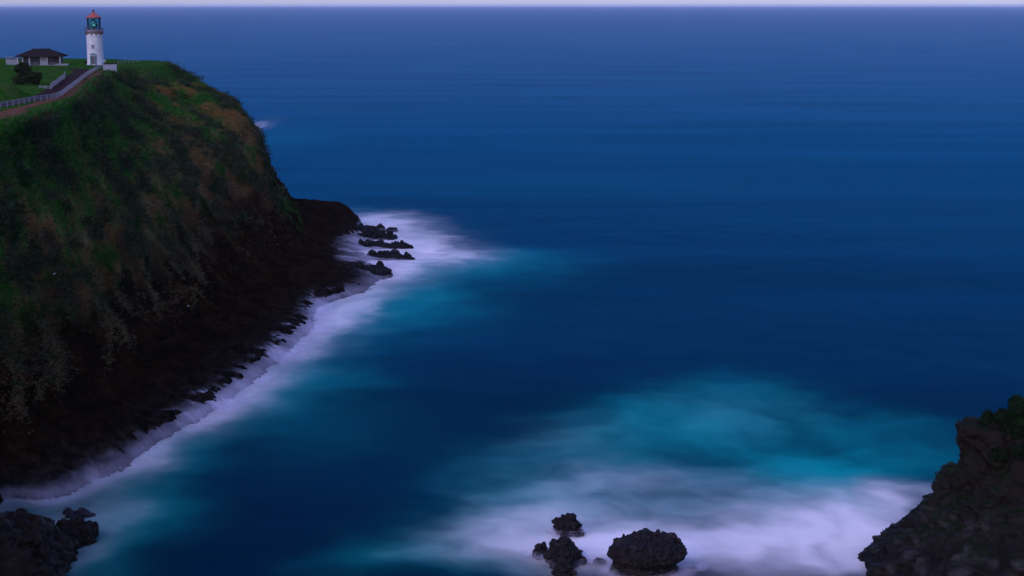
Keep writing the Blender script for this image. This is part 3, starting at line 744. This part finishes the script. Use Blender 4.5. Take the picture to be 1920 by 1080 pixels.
def empty(name, loc, rz, label, cat, group=None):
    o = bpy.data.objects.new(name, None); COL.objects.link(o); o.location = loc; o.rotation_euler = (0, 0, rz)
    return prop(o, label, cat, group)

# ------------------------------------------------------------------ lighthouse
lh = empty('lighthouse', (LHP[0], LHP[1], ground(LHP[0], LHP[1]) - .05), 0, 'white round lighthouse with red domed roof and green glass lantern on the headland', 'lighthouse')
bm = bmesh.new(); lathe(bm, [(2.50, -.6), (2.50, .30), (2.40, .42), (2.34, .5), (2.26, 4.5), (2.22, 8.1), (2.22, 8.2), (2.30, 8.3), (2.30, 8.42), (2.22, 8.5), (2.22, 9.2), (2.40, 9.32)], 64); tower = link(bm, 'tower', M_WHITE, lh, True)
bm = bmesh.new(); lathe(bm, [(2.30, 9.30), (2.62, 9.36), (2.66, 9.40), (2.66, 9.56), (2.30, 9.60)], 64); deck = link(bm, 'gallery', M_BROWN, lh)
for k in range(16):                                             # brackets below the gallery
    a = 2 * math.pi * k / 16
    bm = bmesh.new(); box(bm, (2.38 * math.cos(a), 2.38 * math.sin(a), 9.08), (.34, .16, .46), a); o = link(bm, 'bracket', M_BROWN, deck)
rail = bpy.data.objects.new('railing', None); COL.objects.link(rail); rail.parent = lh
bm = bmesh.new()
for zr_ in (10.0, 10.35, 10.62):
    pts = [Vector((2.60 * math.cos(2 * math.pi * k / 40), 2.60 * math.sin(2 * math.pi * k / 40), zr_)) for k in range(41)]
    tube(bm, pts, .028, 6)
rl = link(bm, 'railing', M_BROWN, lh); bpy.data.objects.remove(rail); rl.name = 'railing'
post_me = None
for k in range(20):
    a = 2 * math.pi * (k + .5) / 20
    if post_me is None:
        bm = bmesh.new(); tube(bm, [Vector((0, 0, 9.55)), Vector((0, 0, 10.66))], .035, 6); o = link(bm, 'baluster', M_BROWN, rl); post_me = o.data
    else:
        o = bpy.data.objects.new('baluster', post_me); COL.objects.link(o); o.parent = rl
    o.location = (2.60 * math.cos(a), 2.60 * math.sin(a), 0)
for a in (-132, -96, -62, -28, 8, 44, 80, 116, 152, 188):        # small brown openings of the watch room
    r_ = math.radians(a)
    bm = bmesh.new(); box(bm, (2.215 * math.cos(r_), 2.215 * math.sin(r_), 8.72), (.10, .30, .62), r_)
    box(bm, (2.22 * math.cos(r_), 2.22 * math.sin(r_), 9.0), (.12, .40, .10), r_); w_ = link(bm, 'watch_room_opening', M_BROWN, lh)
bm = bmesh.new(); lathe(bm, [(1.98, 9.56), (1.98, 9.95), (2.04, 9.97), (2.04, 10.05), (1.93, 10.07)], 48); link(bm, 'lantern_base', M_WHITE, lh, True)
NP = 12                                                          # glazing bars and panes
for k in range(NP):
    a0, a1 = 2 * math.pi * k / NP, 2 * math.pi * (k + 1) / NP
    bm = bmesh.new(); tube(bm, [Vector((1.93 * math.cos(a0), 1.93 * math.sin(a0), 10.05)), Vector((1.93 * math.cos(a0), 1.93 * math.sin(a0), 13.30))], .045, 6)
    link(bm, 'glazing_bar', M_TEAL, lh)
    bm = bmesh.new(); q = [(1.91 * math.cos(a), 1.91 * math.sin(a), z) for a, z in ((a0, 10.07), (a1, 10.07), (a1, 13.28), (a0, 13.28))]
    bm.faces.new([bm.verts.new(p) for p in q]); link(bm, 'pane', M_GLASS, lh)
for z in (11.15, 12.25):
    bm = bmesh.new(); tube(bm, [Vector((1.93 * math.cos(2 * math.pi * k / NP), 1.93 * math.sin(2 * math.pi * k / NP), z)) for k in range(NP + 1)], .03, 6); link(bm, 'glazing_ring', M_TEAL, lh)
bm = bmesh.new(); lathe(bm, [(1.98, 13.26), (2.06, 13.30), (2.22, 13.34), (2.22, 13.52), (2.12, 13.60)], 48); link(bm, 'eave', M_BROWN, lh)
bm = bmesh.new(); lathe(bm, [(2.14, 13.58), (1.90, 13.78), (1.35, 14.18), (.85, 14.52), (.50, 14.78), (.36, 14.95), (.33, 15.02)], 48); rf = link(bm, 'roof', M_COPPER, lh, True)
for k in range(12):
    a = 2 * math.pi * k / 12; ca, sa = math.cos(a), math.sin(a)
    bm = bmesh.new(); tube(bm, [Vector((r * ca, r * sa, z + .02)) for r, z in ((2.12, 13.60), (1.35, 14.18), (.85, 14.52), (.40, 14.92))], .04, 6); link(bm, 'roof_seam', M_COPPER, rf)
bm = bmesh.new(); lathe(bm, [(.20, 15.0), (.22, 15.15), (.34, 15.28), (.38, 15.45), (.34, 15.62), (.18, 15.74), (.06, 15.80)], 24); link(bm, 'vent_ball', M_BROWN, rf, True)
bm = bmesh.new(); tube(bm, [Vector((0, 0, 15.75)), Vector((0, 0, 16.45))], .025, 6); link(bm, 'lightning_rod', M_BROWN, rf)
bm = bmesh.new(); lathe(bm, [(.35, 9.9), (.35, 10.4), (.72, 10.55), (1.02, 11.0), (1.12, 11.6), (1.08, 12.2), (.86, 12.75), (.5, 13.05), (.2, 13.15)], 32); lens = link(bm, 'lens', M_LENS, lh, True)
for z, r in ((10.8, .93), (11.15, 1.07), (11.6, 1.14), (12.05, 1.12), (12.45, 1.02), (12.8, .84)):
    bm = bmesh.new(); tube(bm, [Vector((r * math.cos(2 * math.pi * k / 28), r * math.sin(2 * math.pi * k / 28), z)) for k in range(29)], .035, 6); link(bm, 'lens_ring', M_TEAL, lens)
for a, z, s in ((-84, 11.45, .17), (-66, 11.42, .17), (-84, 12.35, .09)):           # the lit bull's-eyes
    r_ = math.radians(a); bm = bmesh.new(); bmesh.ops.create_uvsphere(bm, u_segments=16, v_segments=10, radius=s)
    bmesh.ops.transform(bm, matrix=Matrix.Translation((1.10 * math.cos(r_), 1.10 * math.sin(r_), z)) @ Matrix.Rotation(r_, 4, 'Z') @ Matrix.Diagonal((.35, .8, 1.25, 1)), verts=bm.verts)
    o = link(bm, 'bulls_eye', M_LAMP, lens, True); o['label'] = 'glowing pale green lens panel'
# door with pediment, facing the road
bm = bmesh.new(); box(bm, (0, -2.36, 1.35), (1.0, .16, 2.3)); door = link(bm, 'door', M_DOOR, lh)
for sx in (-1, 1):
    bm = bmesh.new(); box(bm, (sx * .68, -2.42, 1.30), (.30, .34, 2.5)); link(bm, 'door_pilaster', M_TEAL, door)
bm = bmesh.new(); box(bm, (0, -2.44, 2.64), (1.75, .44, .20)); link(bm, 'lintel', M_TEAL, door)
bm = bmesh.new(); box(bm, (0, -2.40, 2.90), (1.45, .34, .30)); link(bm, 'frieze_panel', M_TRIM, door)
bm = bmesh.new()
pz = [(-.98, 3.06), (.98, 3.06), (.98, 3.16), (0, 3.56), (-.98, 3.16)]
fa = [bm.verts.new((x, -2.66, z)) for x, z in pz]; fb = [bm.verts.new((x, -2.2, z)) for x, z in pz]
bm.faces.new(fa); bm.faces.new(fb[::-1])
for k in range(5): bm.faces.new((fa[k], fb[k], fb[(k + 1) % 5], fa[(k + 1) % 5]))
link(bm, 'pediment', M_TEAL, door)
bm = bmesh.new(); box(bm, (0, -2.62, .10), (2.2, 1.2, .30)); link(bm, 'step', M_WALLG, lh)
bm = bmesh.new(); box(bm, (0, -2.26, 5.25), (.62, .12, .85)); w_ = link(bm, 'window', M_WALLG, lh)
bm = bmesh.new(); box(bm, (0, -2.32, 5.72), (.92, .24, .14)); link(bm, 'window_hood', M_TEAL, w_)
bm = bmesh.new(); box(bm, (0, -2.32, 4.80), (.80, .22, .10)); link(bm, 'window_sill', M_TRIM, w_)

# ------------------------------------------------------------------ house with hipped roof
hz_ = ground(HOUSE[0], HOUSE[1])
hs = empty('house', (HOUSE[0], HOUSE[1], hz_ - .1), .12, 'low house with dark hipped roof and pale porch posts behind the road', 'house')
bm = bmesh.new(); box(bm, (0, 4.2, -.05), (12.6, 9.2, .5)); link(bm, 'floor_slab', M_WALLG, hs)
bm = bmesh.new(); box(bm, (0, 5.2, 1.35), (10.6, 6.0, 2.4)); link(bm, 'wall', M_HOUSE, hs)
bm = bmesh.new()
e = [(-6.7, -.6, 2.5), (6.7, -.6, 2.5), (6.7, 9.0, 2.5), (-6.7, 9.0, 2.5)]; rg = [(-2.4, 4.2, 4.55), (2.4, 4.2, 4.55)]
v = [bm.verts.new(p) for p in e] + [bm.verts.new((p[0], p[1], p[2] + .16)) for p in e] + [bm.verts.new(p) for p in rg]
bm.faces.new((v[3], v[2], v[1], v[0]))
for k in range(4): bm.faces.new((v[k], v[(k + 1) % 4], v[4 + (k + 1) % 4], v[4 + k]))
bm.faces.new((v[4], v[5], v[9], v[8])); bm.faces.new((v[5], v[6], v[9])); bm.faces.new((v[6], v[7], v[8], v[9])); bm.faces.new((v[7], v[4], v[8]))
roof = link(bm, 'roof', M_SHINGLE, hs)
bm = bmesh.new(); tube(bm, [Vector((-2.5, 4.2, 4.57)), Vector((2.5, 4.2, 4.57))], .12, 6); link(bm, 'ridge_cap', M_SHINGLE, roof)
for x in (-6.0, -4.55, -2.7, 2.2, 5.75):
    bm = bmesh.new(); box(bm, (x, .05, 1.34), (.26, .26, 2.32)); link(bm, 'porch_post', M_TRIM, hs)
bm = bmesh.new(); box(bm, (.75, 2.05, 1.32), (1.7, .25, 2.3)); wp = link(bm, 'white_wall_panel', M_TRIM, hs)
bm = bmesh.new(); box(bm, (.75, 1.90, 1.15), (.10, .08, 1.9)); link(bm, 'panel_joint', M_WALLG, wp)
for x, w in ((-3.3, 1.6), (-1.4, 1.4), (3.2, 1.5)):
    bm = bmesh.new(); box(bm, (x, 2.16, 1.4), (w, .10, 1.4)); o = link(bm, 'window', M_DARK, hs)
    bm = bmesh.new(); box(bm, (x, 2.10, .66), (w + .2, .14, .08)); link(bm, 'window_sill', M_TRIM, o)
lw_ = empty('low_wall', (U(116, 124.5, ZB)[0], U(116, 124.5, ZB)[1], ground(*U(116, 124.5, ZB)[:2])), .1, 'low pale wall on the lawn beside the house porch', 'wall')
bm = bmesh.new(); box(bm, (0, 0, .15), (3.6, .4, .5)); link(bm, 'wall', M_WALLG, lw_)
bm = bmesh.new(); box(bm, (0, 0, .45), (3.8, .5, .10)); link(bm, 'coping', M_TRIM, lw_)
p = U(24, 124, ZB)
tw = empty('terrace_wall', (p[0], p[1], ground(p[0], p[1])), -.1, 'pale terrace wall with white posts beyond the dark shrubs', 'wall')
bm = bmesh.new(); box(bm, (0, 0, .6), (3.7, .4, 1.6)); link(bm, 'wall', M_WALLG, tw)
bm = bmesh.new(); box(bm, (0, 0, 1.45), (3.9, .5, .12)); link(bm, 'coping', M_WALLG, tw)
for x in (-1.7, -1.0, -.2, .8, 1.7):
    bm = bmesh.new(); box(bm, (x, 0, 1.95), (.18, .18, .9)); link(bm, 'post', M_WALLG, tw)
bm = bmesh.new(); box(bm, (0, 0, 2.36), (3.6, .12, .10)); link(bm, 'handrail', M_WALLG, tw)

p = U(207, 132.5, ZB)
ut = empty('utility_building', (p[0], p[1], ground(p[0], p[1]) - .15), .34, 'small flat roofed pale block hut below the lighthouse', 'hut')
bm = bmesh.new(); box(bm, (0, 1.2, .95), (3.3, 2.4, 2.1)); link(bm, 'wall', simple('hut_wall', (.20, .205, .22), .8, .12, 1.5), ut)
bm = bmesh.new(); box(bm, (0, 1.2, 2.06), (3.6, 2.7, .14)); link(bm, 'roof', M_SHINGLE, ut)
bm = bmesh.new(); box(bm, (1.70, 1.1, .85), (.08, .9, 1.8)); link(bm, 'door', M_HOUSE, ut)

# ------------------------------------------------------------------ road, dirt verge, fences
def ribbon(name, line, wl_, wr_, mat, lift, label, nx=7):
    line = np.asarray(line); t = np.gradient(line, axis=0); t /= np.linalg.norm(t, axis=1)[:, None]
    nrm = np.stack([-t[:, 1], t[:, 0]], -1)
    V = []
    for k in range(len(line)):
        for j in range(nx):
            u = j / (nx - 1); w = -wl_ * (1 - u) + wr_ * u
            if callable(mat): pass
            x, y = line[k] + nrm[k] * w * (1 + .12 * math.sin(k * .9 + j))
            V.append((x, y, ground(x, y) + lift))
    o = np_mesh(name, V, grid_faces(len(line), nx), mat); return prop(o, label, kind='structure')
ribbon('road', road_c, 2.1, 2.1, M_ROAD, .06, 'dark asphalt road curving up to the lighthouse')
ribbon('path', dirt_c, 1.0, 1.3, M_DIRT, .05, 'bare reddish dirt verge outside the guard fence')
dp = spline(np.array([U(x, y, ZB)[:2] for x, y in [(-60, 232), (-20, 224), (12, 216), (34, 208)]]), np.linspace(0, 3, 30))
ribbon('dirt_patch', dp, 2.2, 1.6, M_DIRT, .09, 'bare red dirt patch at the brow below the fence')

def fence(pxs, spacing, h, label, rails, group):
    ctl = np.array([U(x, y, ZB)[:2] for x, y in pxs]); line = spline(ctl, np.linspace(0, len(ctl) - 1, 400))
    s = np.concatenate([[0], np.cumsum(np.linalg.norm(np.diff(line, axis=0), axis=1))])
    n = max(2, int(s[-1] / spacing)); q = np.linspace(0, s[-1], n + 1)
    pts = [Vector((np.interp(a, s, line[:, 0]), np.interp(a, s, line[:, 1]), 0)) for a in q]
    for p_ in pts: p_.z = ground(p_.x, p_.y)
    f_ = empty('fence', pts[0], 0, label, 'fence', group)
    bm = bmesh.new(); box(bm, (0, 0, h / 2 - .15), (.16, .16, h + .3)); box(bm, (0, 0, h + .03), (.22, .22, .06)); p0 = link(bm, 'post', M_WOODF, f_)
    for k, p_ in enumerate(pts):
        o = p0 if k == 0 else p0.copy()
        if k: COL.objects.link(o)
        o.parent = f_; o.location = p_ - pts[0]
    for hz2, th_ in rails:
        bm = bmesh.new(); tube(bm, [p_ - pts[0] + Vector((0, 0, hz2)) for p_ in pts], th_, 6); link(bm, 'rail', M_WOODF, f_)
    return f_
fence(FENCE_PX, 2.4, .95, 'long pale guard fence along the outer edge of the road', ((.92, .07), (.62, .06), (.32, .06)), 'road fences')
fence([(122, 143), (121.5, 148), (110, 156), (100, 164), (95.5, 169)], 2.2, 1.05, 'short pale fence on the inner side of the road bend', ((1.0, .07), (.7, .06), (.4, .06), (.15, .05)), 'road fences')
fence([(95, 168.5), (84, 167), (74, 166)], 2.2, .5, 'knee high rail running from the short fence towards the mound', ((.48, .06), (.2, .05)), 'road fences')
f4 = fence([(222, 121), (235, 119.5), (248, 118.3), (258, 117.5)], 2.6, 1.1, 'thin fence along the brow beyond the hut', ((1.05, .025), (.6, .02)), None)

p = U(196.5, 119.5, ZB)
sg = empty('sign_post', (p[0], p[1], ground(p[0], p[1])), .1, 'small white sign on a post beside the lighthouse base', 'sign')
bm = bmesh.new(); box(bm, (0, 0, .5), (.10, .10, 1.2)); link(bm, 'post', M_TRIM, sg)
bm = bmesh.new(); box(bm, (0, -.07, .95), (.55, .05, .62)); link(bm, 'panel', M_TRIM, sg)

# ------------------------------------------------------------------ shrubs
def g3(px, py, z=ZB):
    p_ = U(px, py, z); return (p_[0], p_[1], ground(p_[0], p_[1]) - .05)
GS = 'dark shrubs in front of the house'
shrub('shrub', g3(46, 148), 3.6, 4.2, 2800, 1, 'tall dark shrub in front of the house porch', GS, leaf=.2, col=(.030, .045, .014))
shrub('shrub', g3(66, 158), 6.0, 2.6, 3200, 2, 'broad dark shrub between the mound and the short fence', GS, leaf=.2, col=(.034, .042, .013))
shrub('shrub', g3(42, 159), 5.0, 2.5, 2600, 3, 'low dark shrub at the foot of the tall shrub', GS, leaf=.2, col=(.030, .044, .012))
shrub('shrub', g3(104, 121.5), 2.4, 1.5, 900, 4, 'small green shrub at the porch corner of the house', GS, leaf=.18, col=(.014, .032, .012))
shrub('shrub', g3(161.5, 122), 1.0, 1.5, 500, 5, 'small blue-green shrub against the lighthouse wall', None, leaf=.14, col=(.03, .07, .07))

def rtop(px, y):                                                  # top of the right cliff under a given pixel column
    x = (px - 960) / F_PX * (y * CP + 45 * SP) 
    h = BVR.ray_cast(Vector((x, y, 60)), Vector((0, 0, -1)))
    return (x, y, (h[0].z if h[0] is not None else 18) - .1)
GC = 'shrubs on the right cliff top'
shrub('shrub', rtop(1856, 184), 2.0, 2.2, 1500, 11, 'rounded shrub standing out at the seaward end of the cliff-top thicket', GC, leaf=.17)
shrub('shrub', rtop(1885, 183), 2.8, 1.9, 1800, 12, 'low spreading shrub behind the rounded shrub on the cliff top', GC, leaf=.17)
shrub('shrub', rtop(1912, 184.5), 3.2, 2.6, 2200, 13, 'largest bush of the cliff-top thicket', GC, leaf=.17)
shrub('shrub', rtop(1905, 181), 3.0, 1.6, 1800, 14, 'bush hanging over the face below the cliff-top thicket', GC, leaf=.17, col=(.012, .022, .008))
shrub('shrub', rtop(1955, 184), 3.6, 2.8, 2200, 15, 'inland bush at the end of the cliff-top thicket', GC, leaf=.17)
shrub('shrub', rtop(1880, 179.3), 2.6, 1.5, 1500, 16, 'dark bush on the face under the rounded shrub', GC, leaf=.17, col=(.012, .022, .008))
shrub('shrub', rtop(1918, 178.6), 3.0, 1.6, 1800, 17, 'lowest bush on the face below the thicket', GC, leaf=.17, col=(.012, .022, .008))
# grass on the cliff top and on the ledges
Rf = R.reshape(-1, 3); Nr = NRn.reshape(-1, 3)
wgt = (1 - RT).reshape(-1) * (Rf[:, 0] < 72) * (Nr[:, 2] > .3) + .12 * flat(veg) * (Rf[:, 0] < 72) * (Rf[:, 1] < 186)
ar = (np.linalg.norm(np.gradient(R, axis=0), axis=-1) * np.linalg.norm(np.gradient(R, axis=1), axis=-1)).reshape(-1)
w = wgt * ar; i = rng.choice(len(Rf), 9000, p=w / w.sum())
c_ = np.where((Rf[i, 2] > ZT - .7)[:, None], np.array((.016, .055, .010)), np.array((.020, .030, .008)))
o = tufts('cliff_grass', Rf[i] + rng.uniform(-.2, .2, (len(i), 3)), Nr[i], rng.uniform(.12, .34, len(i)), c_, per=4)
prop(o, 'green grass on the ledges and top of the right cliff', 'grass', kind='stuff')

# ------------------------------------------------------------------ white seabirds roosting on the slopes
def bird_mesh():
    bm = bmesh.new()
    sec = [(-.34, .02, .02, .05), (-.22, .05, .035, .08), (-.08, .09, .08, .11), (.06, .10, .10, .13), (.15, .07, .08, .17), (.19, .045, .05, .23), (.24, .05, .05, .28), (.29, .03, .03, .28), (.36, .008, .008, .265)]
    rings = [[bm.verts.new((x, a * math.cos(2 * math.pi * j / 10), z + b_ * math.sin(2 * math.pi * j / 10))) for j in range(10)] for x, a, b_, z in sec]
    for k in range(len(rings) - 1):
        for j in range(10): bm.faces.new((rings[k][j], rings[k][(j + 1) % 10], rings[k + 1][(j + 1) % 10], rings[k + 1][j]))
    bm.faces.new(rings[0][::-1]); bm.faces.new(rings[-1])
    return bm
first = None
def bird(px, py, tree, group, label):
    global first
    p_, n_ = hit(px, py, tree)
    if p_ is None: return
    if first is None: first = link(bird_mesh(), 'seabird', M_BIRD, None, True); o = first
    else: o = first.copy(); COL.objects.link(o)
    o.location = p_ + Vector((0, 0, .02)); o.rotation_euler = (0, 0, random.uniform(0, 6.28))
    prop(o, label, 'bird', group)
for px, py in ((111, 512), (101, 516), (125, 538), (113, 547), (116, 559), (353, 575)):
    bird(px, py, BV, 'birds on the headland face', 'tiny white seabird roosting on the dark headland face')
for px, py in ((265, 146), (270, 150)):
    bird(px, py, BV, 'birds below the brow', 'tiny white seabird on the slope just below the green brow')

# ------------------------------------------------------------------ sea haze
HZ = 57000
bm = bmesh.new(); box(bm, (0, 0, (74 - 7) / 2), (HZ * 2.2, HZ * 2.2, 74 + 7))
m, nt, out = mat_new('haze')
pv = nd(nt, 'ShaderNodeVolumePrincipled'); pv.inputs['Density'].default_value = 2.0e-5; pv.inputs['Color'].default_value = (.86, .86, .96, 1); pv.inputs['Anisotropy'].default_value = 0.45
nt.links.new(pv.outputs[0], out.inputs['Volume'])
prop(link(bm, 'haze', m), 'pale sea haze dissolving the horizon', kind='stuff')
